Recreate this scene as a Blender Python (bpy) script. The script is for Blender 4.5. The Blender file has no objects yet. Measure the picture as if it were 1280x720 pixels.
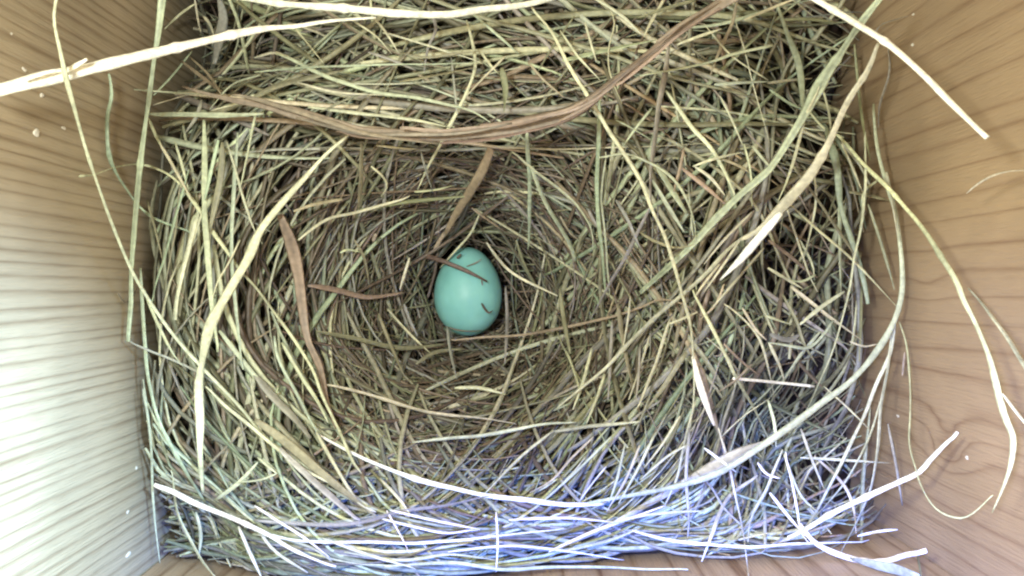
import bpy, math, random
import numpy as np
from mathutils import Vector, Matrix

random.seed(7)
rng = np.random.default_rng(11)
MM = 0.001
H = 187.0          # camera height above the nest rim, mm
F = 1150.0         # focal length in photo pixels (1280 wide)

# ------------------------------------------------------------------ camera, world, lamps
sc = bpy.context.scene
COL = sc.collection
sc.render.engine = 'CYCLES'
cam_d = bpy.data.cameras.new('camera'); cam = bpy.data.objects.new('camera', cam_d); COL.objects.link(cam)
cam.location = (0, 0, H*MM); cam.rotation_euler = (0, 0, 0)
cam_d.sensor_width = 36.0; cam_d.lens = F/1280*36.0
cam_d.clip_start = 0.002; cam_d.clip_end = 10.0
sc.camera = cam
w = bpy.data.worlds.new("World"); sc.world = w; w.use_nodes = True
bg = w.node_tree.nodes['Background']
bg.inputs[0].default_value = (0.93, 1.0, 0.90, 1); bg.inputs[1].default_value = 0.17
sc.view_settings.view_transform = 'Standard'; sc.view_settings.look = 'None'
sc.view_settings.exposure = 0.0; sc.view_settings.gamma = 1.0
sc.cycles.filter_width = 2.2
sc.cycles.max_bounces = 8; sc.cycles.diffuse_bounces = 4

def aim(o, src, dst):
    o.location = Vector(src)*MM
    z = (Vector(src)-Vector(dst)).normalized(); x = Vector((1, 0, 0)); x = (x-x.dot(z)*z).normalized(); y = z.cross(x)
    m = Matrix((x, y, z)).transposed(); o.rotation_euler = m.to_euler()

def spot(name, src, dst, power, col, deg, blend, radius, sx=1.0):
    d = bpy.data.lights.new(name, 'SPOT'); d.energy = power; d.color = col
    d.spot_size = math.radians(deg); d.spot_blend = blend; d.shadow_soft_size = radius*MM
    o = bpy.data.objects.new(name, d); COL.objects.link(o); aim(o, src, dst); o.scale = (sx, 1, 1)
    return o

def area(name, src, dst, power, col, size):
    d = bpy.data.lights.new(name, 'AREA'); d.energy = power; d.color = col
    d.shape = 'DISK'; d.size = size*MM
    o = bpy.data.objects.new(name, d); COL.objects.link(o); aim(o, src, dst)
    return o

pd = bpy.data.lights.new('camera_lamp', 'POINT'); pd.energy = 1.42; pd.color = (0.97, 1.0, 0.90); pd.shadow_soft_size = 9*MM
po = bpy.data.objects.new('camera_lamp', pd); COL.objects.link(po); po.location = Vector((-38, 24, 192))*MM
spot('daylight_on_near_rim', (52, -44, 196), (26, -67, 0), 5.6, (0.05, 0.17, 1.0), 25, 1.0, 3, 2.9)
spot('daylight_on_left_board', (40, 10, 150), (-78, -42, 62), 5.2, (0.42, 0.68, 1.0), 46, 1.0, 8, 1.0)
spot('daylight_on_right_board', (0, 0, 180), (82, -54, 32), 2.3, (0.46, 0.52, 1.0), 48, 1.0, 5, 1.0)

# ------------------------------------------------------------------ materials
def mat(name):
    m = bpy.data.materials.new(name); m.use_nodes = True
    return m, m.node_tree, m.node_tree.nodes['Principled BSDF']

def N(nt, typ, **kw):
    n = nt.nodes.new(typ)
    for k, v in kw.items():
        if k.startswith('i_'): n.inputs[int(k[2:])].default_value = v
        else: setattr(n, k, v)
    return n

def math_node(nt, op, a, b=None, c=None):
    n = nt.nodes.new('ShaderNodeMath'); n.operation = op
    for i, v in enumerate((a, b, c)):
        if v is None: continue
        if isinstance(v, (int, float)): n.inputs[i].default_value = v
        else: nt.links.new(v, n.inputs[i])
    return n.outputs[0]

def straw_material():
    m, nt, p = mat('dry_grass')
    at = N(nt, 'ShaderNodeAttribute', attribute_name='tint')
    tc = N(nt, 'ShaderNodeTexCoord')
    nz = N(nt, 'ShaderNodeTexNoise'); nz.inputs['Scale'].default_value = 900; nz.inputs['Detail'].default_value = 3
    nt.links.new(tc.outputs['Object'], nz.inputs['Vector'])
    mr = N(nt, 'ShaderNodeMapRange'); mr.inputs['From Min'].default_value = 0.3; mr.inputs['From Max'].default_value = 0.7
    mr.inputs['To Min'].default_value = 0.72; mr.inputs['To Max'].default_value = 1.18
    nt.links.new(nz.outputs['Fac'], mr.inputs['Value'])
    mx = N(nt, 'ShaderNodeVectorMath', operation='SCALE')
    nt.links.new(at.outputs['Color'], mx.inputs[0]); nt.links.new(mr.outputs[0], mx.inputs['Scale'])
    nt.links.new(mx.outputs[0], p.inputs['Base Color'])
    p.inputs['Roughness'].default_value = 0.5
    p.inputs['Specular IOR Level'].default_value = 0.45
    bp = N(nt, 'ShaderNodeBump'); bp.inputs['Strength'].default_value = 0.25; bp.inputs['Distance'].default_value = 0.0002
    nt.links.new(nz.outputs['Fac'], bp.inputs['Height']); nt.links.new(bp.outputs[0], p.inputs['Normal'])
    return m
M_STRAW = straw_material()

def wood_material(name, base, dark, spacing, across, wob, knots=(), fleck=0.0, contrast=0.6, sharp=3.0, seed=0.0, zf=0.006):
    """Soft conifer board, grain running up the board (z). across = 0 (x) or 1 (y): axis that crosses the grain."""
    m, nt, p = mat(name)
    L = nt.links
    ge = N(nt, 'ShaderNodeNewGeometry'); se = N(nt, 'ShaderNodeSeparateXYZ'); L.new(ge.outputs['Position'], se.inputs[0])
    u = math_node(nt, 'MULTIPLY', se.outputs[across], 1000.0)     # mm
    z = math_node(nt, 'MULTIPLY', se.outputs[2], 1000.0)
    cb = N(nt, 'ShaderNodeCombineXYZ'); L.new(math_node(nt, 'MULTIPLY', u, 0.16), cb.inputs[0]); L.new(math_node(nt, 'MULTIPLY', z, zf), cb.inputs[1]); cb.inputs[2].default_value = seed
    n1 = N(nt, 'ShaderNodeTexNoise'); n1.inputs['Scale'].default_value = 1.0; n1.inputs['Detail'].default_value = 2.0; L.new(cb.outputs[0], n1.inputs['Vector'])
    f = math_node(nt, 'ADD', u, math_node(nt, 'MULTIPLY', math_node(nt, 'SUBTRACT', n1.outputs['Fac'], 0.5), wob))
    for (ku, kz, K, su, sz) in knots:
        du = math_node(nt, 'DIVIDE', math_node(nt, 'SUBTRACT', u, ku), su); dz = math_node(nt, 'DIVIDE', math_node(nt, 'SUBTRACT', z, kz), sz)
        r2 = math_node(nt, 'ADD', math_node(nt, 'MULTIPLY', du, du), math_node(nt, 'MULTIPLY', dz, dz))
        f = math_node(nt, 'ADD', f, math_node(nt, 'MULTIPLY', math_node(nt, 'POWER', 2.718, math_node(nt, 'MULTIPLY', r2, -1.0)), K))
    cyc = math_node(nt, 'FRACT', math_node(nt, 'DIVIDE', f, spacing))
    tri = math_node(nt, 'SUBTRACT', 1.0, math_node(nt, 'ABSOLUTE', math_node(nt, 'MULTIPLY', math_node(nt, 'SUBTRACT', cyc, 0.62), math_node(nt, 'ADD', 1.6, math_node(nt, 'MULTIPLY', math_node(nt, 'GREATER_THAN', cyc, 0.62), 1.0)))))
    line = math_node(nt, 'POWER', tri, sharp)                      # late wood: a thin dark line, softer on one side
    # strength of the rings varies
    c2 = N(nt, 'ShaderNodeCombineXYZ'); L.new(math_node(nt, 'MULTIPLY', u, 0.16), c2.inputs[0]); L.new(math_node(nt, 'MULTIPLY', z, 0.03), c2.inputs[1]); c2.inputs[2].default_value = seed+4
    n2 = N(nt, 'ShaderNodeTexNoise'); n2.inputs['Scale'].default_value = 1.0; n2.inputs['Detail'].default_value = 3; L.new(c2.outputs[0], n2.inputs['Vector'])
    amt = math_node(nt, 'MULTIPLY', line, math_node(nt, 'MULTIPLY', n2.outputs['Fac'], contrast*2.0))
    for (ku, kz, K, su, sz) in knots[:1]:                          # the dark heart of the knot
        du = math_node(nt, 'DIVIDE', math_node(nt, 'SUBTRACT', u, ku), su*.45); dz = math_node(nt, 'DIVIDE', math_node(nt, 'SUBTRACT', z, kz), sz*.45)
        r2 = math_node(nt, 'ADD', math_node(nt, 'MULTIPLY', du, du), math_node(nt, 'MULTIPLY', dz, dz))
        amt = math_node(nt, 'ADD', amt, math_node(nt, 'MULTIPLY', math_node(nt, 'POWER', 2.718, math_node(nt, 'MULTIPLY', r2, -1.0)), .55))
    # fine fibre
    c3 = N(nt, 'ShaderNodeCombineXYZ'); L.new(math_node(nt, 'MULTIPLY', u, 2.2), c3.inputs[0]); L.new(math_node(nt, 'MULTIPLY', z, 0.12), c3.inputs[1]); c3.inputs[2].default_value = seed
    n3 = N(nt, 'ShaderNodeTexNoise'); n3.inputs['Scale'].default_value = 1.0; n3.inputs['Detail'].default_value = 4; L.new(c3.outputs[0], n3.inputs['Vector'])
    amt = math_node(nt, 'ADD', amt, math_node(nt, 'MULTIPLY', math_node(nt, 'SUBTRACT', n3.outputs['Fac'], 0.5), 0.5))
    mx = N(nt, 'ShaderNodeMix', data_type='RGBA'); mx.inputs['A'].default_value = (*base, 1); mx.inputs['B'].default_value = (*dark, 1)
    mx.clamp_factor = True
    L.new(amt, mx.inputs['Factor'])
    # blotches of age / damp
    n4 = N(nt, 'ShaderNodeTexNoise'); n4.inputs['Scale'].default_value = 28; n4.inputs['Detail'].default_value = 3; L.new(ge.outputs['Position'], n4.inputs['Vector'])
    r4 = N(nt, 'ShaderNodeMapRange'); r4.inputs['From Min'].default_value = .3; r4.inputs['From Max'].default_value = .7; r4.inputs['To Min'].default_value = .82; r4.inputs['To Max'].default_value = 1.1
    L.new(n4.outputs['Fac'], r4.inputs['Value'])
    sc_ = N(nt, 'ShaderNodeVectorMath', operation='SCALE'); L.new(mx.outputs['Result'], sc_.inputs[0]); L.new(r4.outputs[0], sc_.inputs['Scale'])
    out = sc_.outputs[0]
    # small pale flecks of dried dirt / lifted fibre
    vo = N(nt, 'ShaderNodeTexVoronoi'); vo.inputs['Scale'].default_value = 95; L.new(ge.outputs['Position'], vo.inputs['Vector'])
    sx = N(nt, 'ShaderNodeSeparateXYZ'); L.new(vo.outputs['Color'], sx.inputs[0])
    rad = math_node(nt, 'MULTIPLY', math_node(nt, 'GREATER_THAN', sx.outputs[0], 1.0-fleck), math_node(nt, 'MULTIPLY', sx.outputs[1], 0.13))
    msk = math_node(nt, 'LESS_THAN', vo.outputs['Distance'], rad)
    fm = N(nt, 'ShaderNodeMix', data_type='RGBA'); fm.inputs['B'].default_value = (.85, .84, .74, 1)
    L.new(out, fm.inputs['A']); L.new(math_node(nt, 'MULTIPLY', msk, 0.75), fm.inputs['Factor'])
    L.new(fm.outputs['Result'], p.inputs['Base Color'])
    p.inputs['Roughness'].default_value = 0.55; p.inputs['Specular IOR Level'].default_value = 0.35
    bp = N(nt, 'ShaderNodeBump'); bp.inputs['Strength'].default_value = 0.5; bp.inputs['Distance'].default_value = 0.0006
    L.new(math_node(nt, 'ADD', math_node(nt, 'ADD', math_node(nt, 'MULTIPLY', line, -.25), math_node(nt, 'MULTIPLY', n3.outputs['Fac'], 1.2)), msk), bp.inputs['Height']); L.new(bp.outputs[0], p.inputs['Normal'])
    return m

def egg_material():
    m, nt, p = mat('eggshell')
    ge = N(nt, 'ShaderNodeTexCoord')
    n = N(nt, 'ShaderNodeTexNoise'); n.inputs['Scale'].default_value = 160; n.inputs['Detail'].default_value = 4
    nt.links.new(ge.outputs['Object'], n.inputs['Vector'])
    cr = N(nt, 'ShaderNodeValToRGB'); e = cr.color_ramp.elements
    e[0].position = .3; e[0].color = (.20, .50, .48, 1); e[1].position = .7; e[1].color = (.27, .62, .59, 1)
    nt.links.new(n.outputs['Fac'], cr.inputs[0]); nt.links.new(cr.outputs[0], p.inputs['Base Color'])
    p.inputs['Roughness'].default_value = 0.42; p.inputs['Specular IOR Level'].default_value = 0.35
    return m

def plain(name, c, rough=0.6, scale=400, var=.3):
    m, nt, p = mat(name)
    tc = N(nt, 'ShaderNodeTexCoord')
    n = N(nt, 'ShaderNodeTexNoise'); n.inputs['Scale'].default_value = scale; n.inputs['Detail'].default_value = 4
    nt.links.new(tc.outputs['Object'], n.inputs['Vector'])
    cr = N(nt, 'ShaderNodeValToRGB'); e = cr.color_ramp.elements
    e[0].position = .3; e[0].color = (*[v*(1-var) for v in c], 1); e[1].position = .7; e[1].color = (*[min(1, v*(1+var)) for v in c], 1)
    nt.links.new(n.outputs['Fac'], cr.inputs[0]); nt.links.new(cr.outputs[0], p.inputs['Base Color'])
    p.inputs['Roughness'].default_value = rough
    return m

# ------------------------------------------------------------------ object helpers
def tag(o, label=None, cat=None, group=None, kind=None):
    if label: o['label'] = label
    if cat: o['category'] = cat
    if group: o['group'] = group
    if kind: o['kind'] = kind
    return o

def mesh_obj(name, verts, faces, material, parent=None, smooth=True, origin=None, tint=None):
    v = np.asarray(verts, dtype=np.float64)
    if origin is None: origin = np.zeros(3)
    me = bpy.data.meshes.new(name)
    me.from_pydata(((v-origin)*MM).tolist(), [], [tuple(f) for f in faces])
    me.materials.append(material)
    if smooth: me.polygons.foreach_set('use_smooth', np.ones(len(me.polygons), dtype=bool))
    if tint is not None:
        at = me.color_attributes.new('tint', 'FLOAT_COLOR', 'POINT')
        c = np.ones((len(v), 4)); c[:, :3] = tint
        at.data.foreach_set('color', c.ravel())
    me.update()
    o = bpy.data.objects.new(name, me); COL.objects.link(o)
    o.location = Vector(origin)*MM
    if parent is not None: o.parent = parent; o.location -= parent.location
    return o

# ------------------------------------------------------------------ the box
XW = 78.0
YB0, YB1 = -60.0, -50.5        # near board: y at the left and right corners
YT = 84.0
ZF, ZT = -75.0, 205.0
def yb(x): return YB0+(YB1-YB0)*(x+XW)/(2*XW)

M_LEFT = wood_material('left_board_wood', (.50, .425, .295), (.22, .155, .09), 2.2, 1, 5.0, fleck=.12, contrast=.6, sharp=3.0, zf=.0028)
M_RIGHT = wood_material('right_board_wood', (.41, .305, .19), (.18, .10, .055), 4.6, 1, 8.0,
                        knots=((-28.5, 22.0, 7.5, 5.0, 8.0), (1.5, 14.0, 2.0, 5.0, 8.0)), fleck=.08, contrast=.5, sharp=6.0, seed=3.0)
M_NEAR = wood_material('near_board_wood', (.50, .38, .25), (.20, .11, .05), 6.5, 0, 12.0, fleck=.05, contrast=.7, sharp=4.0, seed=8.0)
M_FAR = wood_material('far_board_wood', (.50, .38, .25), (.20, .11, .05), 5.0, 0, 9.0, fleck=.05, contrast=.6, sharp=3.0, seed=15.0)

def slab(name, pts, z0, z1, m, parent, bevel=0.6):
    """upright board with the plan outline pts"""
    n = len(pts)
    v = [(x, y, z0) for x, y in pts]+[(x, y, z1) for x, y in pts]
    f = [tuple(range(n))[::-1], tuple(range(n, 2*n))]+[(i, (i+1) % n, (i+1) % n+n, i+n) for i in range(n)]
    c = np.array([np.mean([p[0] for p in pts]), np.mean([p[1] for p in pts]), z0])
    o = mesh_obj(name, v, f, m, parent, smooth=False, origin=c)
    b = o.modifiers.new('bevel', 'BEVEL'); b.width = bevel*MM; b.segments = 2; b.limit_method = 'ANGLE'
    return o

box = bpy.data.objects.new('nest_box', None); COL.objects.link(box)
box.empty_display_size = .05
tag(box, 'open pale wooden nest box whose grained boards stand around the grass nest', 'nest box')
T = 18.0
slab('side_board', [(-XW-T, YB0-T), (-XW, YB0-T), (-XW, YT+T), (-XW-T, YT+T)], ZF, ZT, M_LEFT, box)['label'] = 'pale yellow board with close straight grain and a bright lower end'
slab('side_board', [(XW, YB1-T), (XW+T, YB1-T), (XW+T, YT+T), (XW, YT+T)], ZF, ZT, M_RIGHT, box)['label'] = 'tan board with wide wavy grain and a knot'
slab('end_board', [(-XW+.25, YB0-T), (XW-.25, YB1-T), (XW-.25, YB1), (-XW+.25, YB0)], ZF, ZT, M_NEAR, box)
slab('end_board', [(-XW+.25, YT), (XW-.25, YT), (XW-.25, YT+T), (-XW+.25, YT+T)], ZF, ZT, M_FAR, box)
slab('bottom_board', [(-XW-T, YB0-T), (XW+T, YB0-T), (XW+T, YT+T), (-XW-T, YT+T)], ZF-15, ZF-.2, M_FAR, box)

# ------------------------------------------------------------------ nest surface (mm)
CX, CY, RX, RY = -7.0, -4.0, 43.0, 35.0
EZ = -37.5
EX = (585-640)/F*(H-EZ); EY = -(364.5-360)/F*(H-EZ)
EA, ER = 10.8, 8.15
def gauss(x, y, cx, cy, s, a): return a*np.exp(-((x-cx)**2+(y-cy)**2)/(s*s))
def surf(x, y):
    x = np.asarray(x, float); y = np.asarray(y, float)
    r = np.sqrt(((x-CX)/RX)**2+((y-CY)/RY)**2)
    t = np.clip((r-.16)/.94, 0, 1)
    z = -45+45*(t**1.55*(1.9-.9*t))/1.0
    z = z+gauss(x, y, EX, EY, 9.0, -3.5)
    z = z-4.0*np.clip(r-1.2, 0, 5)
    z = z+gauss(x, y, 57, -33, 13, -30)+gauss(x, y, -72, 56, 14, -26)+gauss(x, y, 66, 44, 12, -20)+gauss(x, y, 62, 4, 12, -14)
    z = z+gauss(x, y, -68, -50, 11, -18)
    z = z+gauss(x, y, -20, -56, 34, 14)
    z = z+gauss(x, y, 55, -56, 19, 22)
    z = z-np.where(np.abs(x) > 70, (np.abs(x)-70)*0.8, 0)
    return z

def egg_top(x, y):
    """height of the egg's upper surface over (x, y), or -999"""
    dx, dy = x-EX, y-EY
    if abs(dy) >= EA: return -999.0
    R = egg_r(dy)
    if abs(dx) >= R: return -999.0
    return EZ+math.sqrt(R*R-dx*dx)
def egg_r(t):      # t along +y (towards the top of the picture = narrower end)
    s = t/EA
    return ER*math.sqrt(max(0, 1-s*s))*(1-0.10*s-0.03*s*s)*1.01

def px2w(px, py, z):
    d = H-z
    return ((px-640)/F*d, -(py-360)/F*d, z)

def catmull(P, n):
    P = np.asarray(P, float)
    if len(P) == 2: P = np.array([P[0], (P[0]+P[1])/2, P[1]])
    Q = np.vstack([2*P[0]-P[1], P, 2*P[-1]-P[-2]])
    seg = np.linalg.norm(np.diff(P[:, :2], axis=0), axis=1); cum = np.concatenate([[0], np.cumsum(seg)])
    out = []
    for s in np.linspace(0, cum[-1], n):
        i = min(max(np.searchsorted(cum, s, side='right')-1, 0), len(P)-2)
        t = (s-cum[i])/max(seg[i], 1e-6)
        a, b, c, d = Q[i], Q[i+1], Q[i+2], Q[i+3]
        out.append(.5*((2*b)+(-a+c)*t+(2*a-5*b+4*c-d)*t*t+(-a+3*b-3*c+d)*t**3))
    return np.array(out)

def wall_floor(px):
    """least z that keeps a point seen at px inside the side boards"""
    return H-(XW-1.6)*F/max(abs(px-640), 1e-3)

def keep_in(p, m=1.0):
    x, y, z = p
    return (min(max(x, -XW+m), XW-m), min(max(y, yb(x)+m), YT-m), z)

# ------------------------------------------------------------------ straw builder
def strand_mesh(path, width, flat=0.4, twist=0.0, phase=0.0, sides=6, fold=0.0):
    """tapered, flattened and slowly twisted stalk; path (n,3), width (n,) full widths"""
    path = np.asarray(path, float); n = len(path)
    tg = np.gradient(path, axis=0); tg /= np.linalg.norm(tg, axis=1)[:, None]+1e-9
    up = np.array([0, 0, 1.0])
    sd = np.cross(tg, up); ln = np.linalg.norm(sd, axis=1)[:, None]; sd = sd/np.maximum(ln, 1e-6)
    nm = np.cross(sd, tg)
    a = phase+twist*np.linspace(0, 1, n)
    ca, sa = np.cos(a)[:, None], np.sin(a)[:, None]
    A = sd*ca+nm*sa; B = -sd*sa+nm*ca
    th = np.linspace(0, 2*np.pi, sides, endpoint=False)
    v = np.empty((n, sides, 3))
    for j, t in enumerate(th):
        c, s = math.cos(t), math.sin(t)
        off = A*c+B*(s*flat+fold*(abs(c)-.5))
        v[:, j] = path+off*(width/2)[:, None]
    v = v.reshape(-1, 3)
    return v, n, sides

def strand_faces(n, k, base=0):
    i = np.arange(n-1)[:, None]; j = np.arange(k)[None, :]
    a = base+i*k+j; b = base+i*k+(j+1) % k
    q = np.stack([a, b, b+k, a+k], -1).reshape(-1, 4)
    return q

C = dict(P=(.54, .555, .385), G=(.41, .48, .335), O=(.25, .25, .155), B=(.25, .195, .15), Y=(.33, .325, .28), T=(.36, .30, .21),
         D=(.085, .06, .045), W=(.90, .91, .80), S=(.18, .145, .105))
CN = dict(P='pale straw', G='pale green', O='olive', B='brown', Y='greyish', T='tan', D='dark brown', W='whitish', S='dull brown')

def tint_along(base, n, k, amt=.14):
    b = np.array(base)
    f = 1+amt*np.interp(np.arange(n), np.linspace(0, n-1, max(3, n//4+2)), rng.normal(0, 1, max(3, n//4+2)))
    f = np.clip(f, .55, 1.35)
    hue = rng.normal(0, .035, 3)
    c = b*(1+hue)[None, :]*f[:, None]
    return np.clip(np.repeat(c, k, axis=0), 0, .95)

def taper(n, a=.35, b=.3, pa=.08, pb=.15):
    t = np.linspace(0, 1, n)
    return np.minimum(1, np.minimum(a+(1-a)*t/pa, b+(1-b)*(1-t)/pb))

USED = []
def describe(px, py, wpx, key, ang, curved, lenpx):
    dx, dy = px-585, 365-py
    d = math.hypot(dx, dy)
    clock = ['twelve', 'one', 'two', 'three', 'four', 'five', 'six', 'seven', 'eight', 'nine', 'ten', 'eleven'][int(round(math.degrees(math.atan2(dx, dy))/30)) % 12]
    where = 'close' if d < 110 else 'midway' if d < 220 else 'rimward' if d < 330 else 'beyond rim' if d < 450 else 'outermost'
    thick = 'hair-thin' if wpx < 2.6 else 'thin' if wpx < 4 else 'medium' if wpx < 6 else 'broad'
    ori = 'level' if abs(ang) < 20 else 'upright' if abs(ang) > 70 else ('tilted clockwise' if ang > 0 else 'tilted anticlockwise')
    size = 'short' if lenpx < 90 else 'long' if lenpx > 200 else 'mid-length'
    return f"{size} {thick} {CN[key]} {'bent' if curved else 'straight'} straw, {ori}, {where} at {clock} o'clock from egg"

def trace(pts, wpx, key, zz=None, off=2.5, label=None, name='grass_straw', kind='straw', widths=None, flat=None, parent=None, group='loose dry grass straws of the nest',
          bright=1.0, sides=8, blunt=False, twist=None, fold=0.0, onegg=False):
    """a stalk that lies where the photograph shows it: its own height above the nest, its real thickness"""
    P = np.array(pts, float)
    L = np.linalg.norm(np.diff(P, axis=0), axis=1).sum()
    n = int(max(8, min(60, L/8)))
    Q = catmull(P, n)
    off = off+1.0
    t = np.linspace(0, 1, n)
    if n > 14:                                                     # natural small kinks
        q = max(4, n//5)
        for ax in (0, 1): Q[1:-1, ax] += np.interp(np.arange(1, n-1), np.linspace(0, n-1, q), rng.normal(0, .9, q))
    seg = np.linalg.norm(np.diff(P, axis=0), axis=1); cum = np.concatenate([[0], np.cumsum(seg)])/max(seg.sum(), 1e-6)
    z = np.zeros(n)
    if zz is None:
        for it in range(6):
            x = (Q[:, 0]-640)/F*(H-z); y = -(Q[:, 1]-360)/F*(H-z)
            z = .5*z+.5*(surf(x, y)+off)
        zs = z.copy()
        off_ = off
        k = max(2, n//5)
        for _ in range(3):
            zp = np.pad(zs, k, mode='reflect', reflect_type='odd'); zs = np.convolve(zp, np.ones(2*k+1)/(2*k+1), 'same')[k:-k]
        z = np.maximum(zs, z-1.2)
        zp = np.pad(z, 2, mode='edge'); z = np.convolve(zp, np.ones(5)/5, 'same')[2:-2]
    else:
        z = np.interp(t, np.linspace(0, 1, len(zz)), zz)
        if not onegg and parent is None and name != 'dry_leaf' or (name == 'dry_leaf' and zz[0] > -5):
            x = (Q[:, 0]-640)/F*(H-z); y = -(Q[:, 1]-360)/F*(H-z)
            z = np.where(np.abs(x) < XW-3, np.maximum(z, surf(x, y)+3.6), z)
            zp = np.pad(z, 2, mode='edge'); z = np.maximum(z, np.convolve(zp, np.ones(5)/5, 'same')[2:-2])
    for i in range(n):
        z[i] = max(z[i], wall_floor(Q[i, 0]))
    zp = np.pad(z, 1, mode='edge'); z2 = np.convolve(zp, np.ones(3)/3, 'same')[1:-1]
    z = np.maximum(z, z2)
    W = []
    for i in range(n):
        p = px2w(Q[i, 0], Q[i, 1], z[i])
        et = egg_top(p[0], p[1])
        if et > -900 and p[2] < et+.5: p = px2w(Q[i, 0], Q[i, 1], et+.6)
        # stay this side of the near board
        if p[1] < yb(p[0])+1.2 and Q[i, 1] > 360:
            d = -(yb(p[0])+1.2)*F/(Q[i, 1]-360); p = px2w(Q[i, 0], Q[i, 1], H-d)
        W.append(p)
    W = np.array(W)
    if widths: wp = np.interp(t, np.linspace(0, 1, len(widths)), widths)
    else: wp = np.full(n, float(wpx))*(taper(n, .8, .75, .04, .04) if blunt else taper(n, .5, .35, .15, .35))
    wp = wp*(1+np.interp(np.arange(n), np.linspace(0, n-1, max(3, n//3)), rng.normal(0, .09 if name != 'dry_leaf' else .16, max(3, n//3))))
    if kind == 'stalk' and n > 20:
        for q in rng.choice(np.arange(5, n-5), 2, replace=False): wp[q] *= 1.3
    wmm = wp*(H-W[:, 2])/F
    if flat is None: flat = .45 if wpx < 5 else .3
    if twist is None: twist = rng.normal(0, .5)
    ph = 0 if onegg else rng.normal(0, .12 if kind == 'leaf' else .35)
    v, nn, k = strand_mesh(W, wmm, flat, twist, ph, sides, fold)
    f = strand_faces(nn, k).tolist(); f.append(list(range(k))[::-1]); f.append(list(range((nn-1)*k, nn*k)))
    col = tuple(min(.92, c*bright) for c in C[key])
    o = mesh_obj(name, v, f, M_STRAW, parent, origin=W[n//2], tint=tint_along(col, nn, k, .05 if key == 'W' else .14)*(np.tile(1+rng.normal(0, .13, k), nn)[:, None] if wpx > 6 and key != 'W' else 1))
    if parent is None:
        if label is None:
            ch = P[-1]-P[0]
            a = math.degrees(math.atan2(-ch[1], ch[0]))
            a = (a+90) % 180-90
            label = describe(P[:, 0].mean(), P[:, 1].mean(), wpx, key, a, L > 1.05*np.linalg.norm(ch), L)
        tag(o, label, kind, group)
        if kind == 'straw': USED.append(o)
    return o

# ------------------------------------------------------------------ the egg
def build_egg():
    nu, nv = 48, 40
    v, f = [], []
    for i in range(nu+1):
        a = -math.pi/2+math.pi*i/nu; t = EA*math.sin(a); R = egg_r(t) if 0 < i < nu else 0.0
        for j in range(nv):
            b = 2*math.pi*j/nv
            v.append((R*math.cos(b), t, R*math.sin(b)))
    for i in range(nu):
        for j in range(nv):
            f.append((i*nv+j, i*nv+(j+1) % nv, (i+1)*nv+(j+1) % nv, (i+1)*nv+j))
    v = np.array(v)+np.array([EX, EY, EZ])
    o = mesh_obj('egg', v, f, egg_material(), origin=np.array([EX, EY, EZ]))
    tag(o, 'single plain turquoise blue egg lying in the middle of the nest cup', 'egg')
build_egg()
BITS = 'bits of debris on the egg'
trace([(498, 314), (540, 322), (570, 333), (590, 342), (609, 352)], 5, 'D', zz=[-36, -31, -28.6, -28.6, -29], widths=[4, 6, 5, 5, 2.5], label='dark brown twig lying across the upper end of the blue egg', name='twig', kind='twig', group=BITS, bright=1.3, onegg=True)
trace([(602, 379), (606, 386), (611, 391), (616, 388)], 3, 'D', zz=[-30, -30, -30, -30], label='tiny dark hooked fibre stuck on the flank of the egg', name='fibre', kind='debris', group=BITS, flat=.6, onegg=True)
trace([(571, 323), (575, 319), (577, 318)], 3.5, 'D', zz=[-31, -31, -31], label='tiny dark speck of grass near the top end of the egg', name='fibre', kind='debris', group=BITS, bright=1.3, onegg=True)
trace([(583, 333), (594, 329), (602, 324)], 1.4, 'D', zz=[-31, -31, -31], label='hair thin fibre above the dark twig on the egg', name='fibre', kind='debris', group=BITS, bright=3, onegg=True)
trace([(602, 350), (603, 357)], 1.6, 'D', zz=[-30, -30], label='very short hair hanging from the tip of the twig on the egg', name='fibre', kind='debris', group=BITS, bright=2, onegg=True)
trace([(556, 408), (570, 412), (585, 414), (602, 413)], 1.8, 'S', zz=[-33, -32, -32, -33], label='fine brown fibre curving over the blunt lower end of the egg', name='fibre', kind='debris', group=BITS, onegg=True)
trace([(599, 268), (588, 292), (567, 316), (550, 335)], 3, 'P', zz=[-22, -28, -31, -36], label='thin pale straw leaning against the narrow end of the egg', group='straws touching the egg')

# ------------------------------------------------------------------ the distinct stalks
BIG = 'long loose stalks lying over the nest'
s1 = trace([(-14, 117), (40, 101), (100, 88), (170, 72), (240, 55), (320, 38), (366, 33), (410, 26), (470, 22)], 12, 'W', zz=[58, 55, 51, 46, 40, 34, 29, 26, 24], widths=[19, 21, 18, 14, 13, 11, 7, 5, 3], label='thick bright white stalk with a stub, crossing the pale close-grained board', name='grass_stalk', kind='stalk', group=BIG, flat=.7, sides=10)
trace([(78, 92), (95, 82), (109, 74)], 7, 'W', zz=[54, 54, 54], widths=[7, 8, 5], name='side_shoot', parent=s1, flat=.7)
trace([(30, 100), (50, 93), (70, 87)], 7, 'W', zz=[58, 57, 56], widths=[3, 6, 3], name='side_shoot', parent=s1, flat=.7)
trace([(268, -8), (340, 4), (420, 10), (500, 17), (560, 19), (600, 13), (640, 8), (705, -6)], 10, 'W', zz=[10, 16, 20, 22, 22, 20, 18, 16], widths=[4, 7, 9, 11, 9, 9, 8, 7], label='broad mint white stalk bowed over the far end of the nest', name='grass_stalk', kind='stalk', group=BIG, flat=.5, bright=.92)
trace([(1000, -12), (1030, 6), (1070, 30), (1110, 55), (1150, 90), (1190, 130), (1234, 172)], 9, 'W', zz=[34, 38, 44, 50, 54, 58, 62], widths=[9, 9, 9, 9, 8, 8, 7], label='straight white stalk with a blunt end over the tan knotted board', name='grass_stalk', kind='stalk', group=BIG, flat=.8, blunt=True, sides=10)
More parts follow.
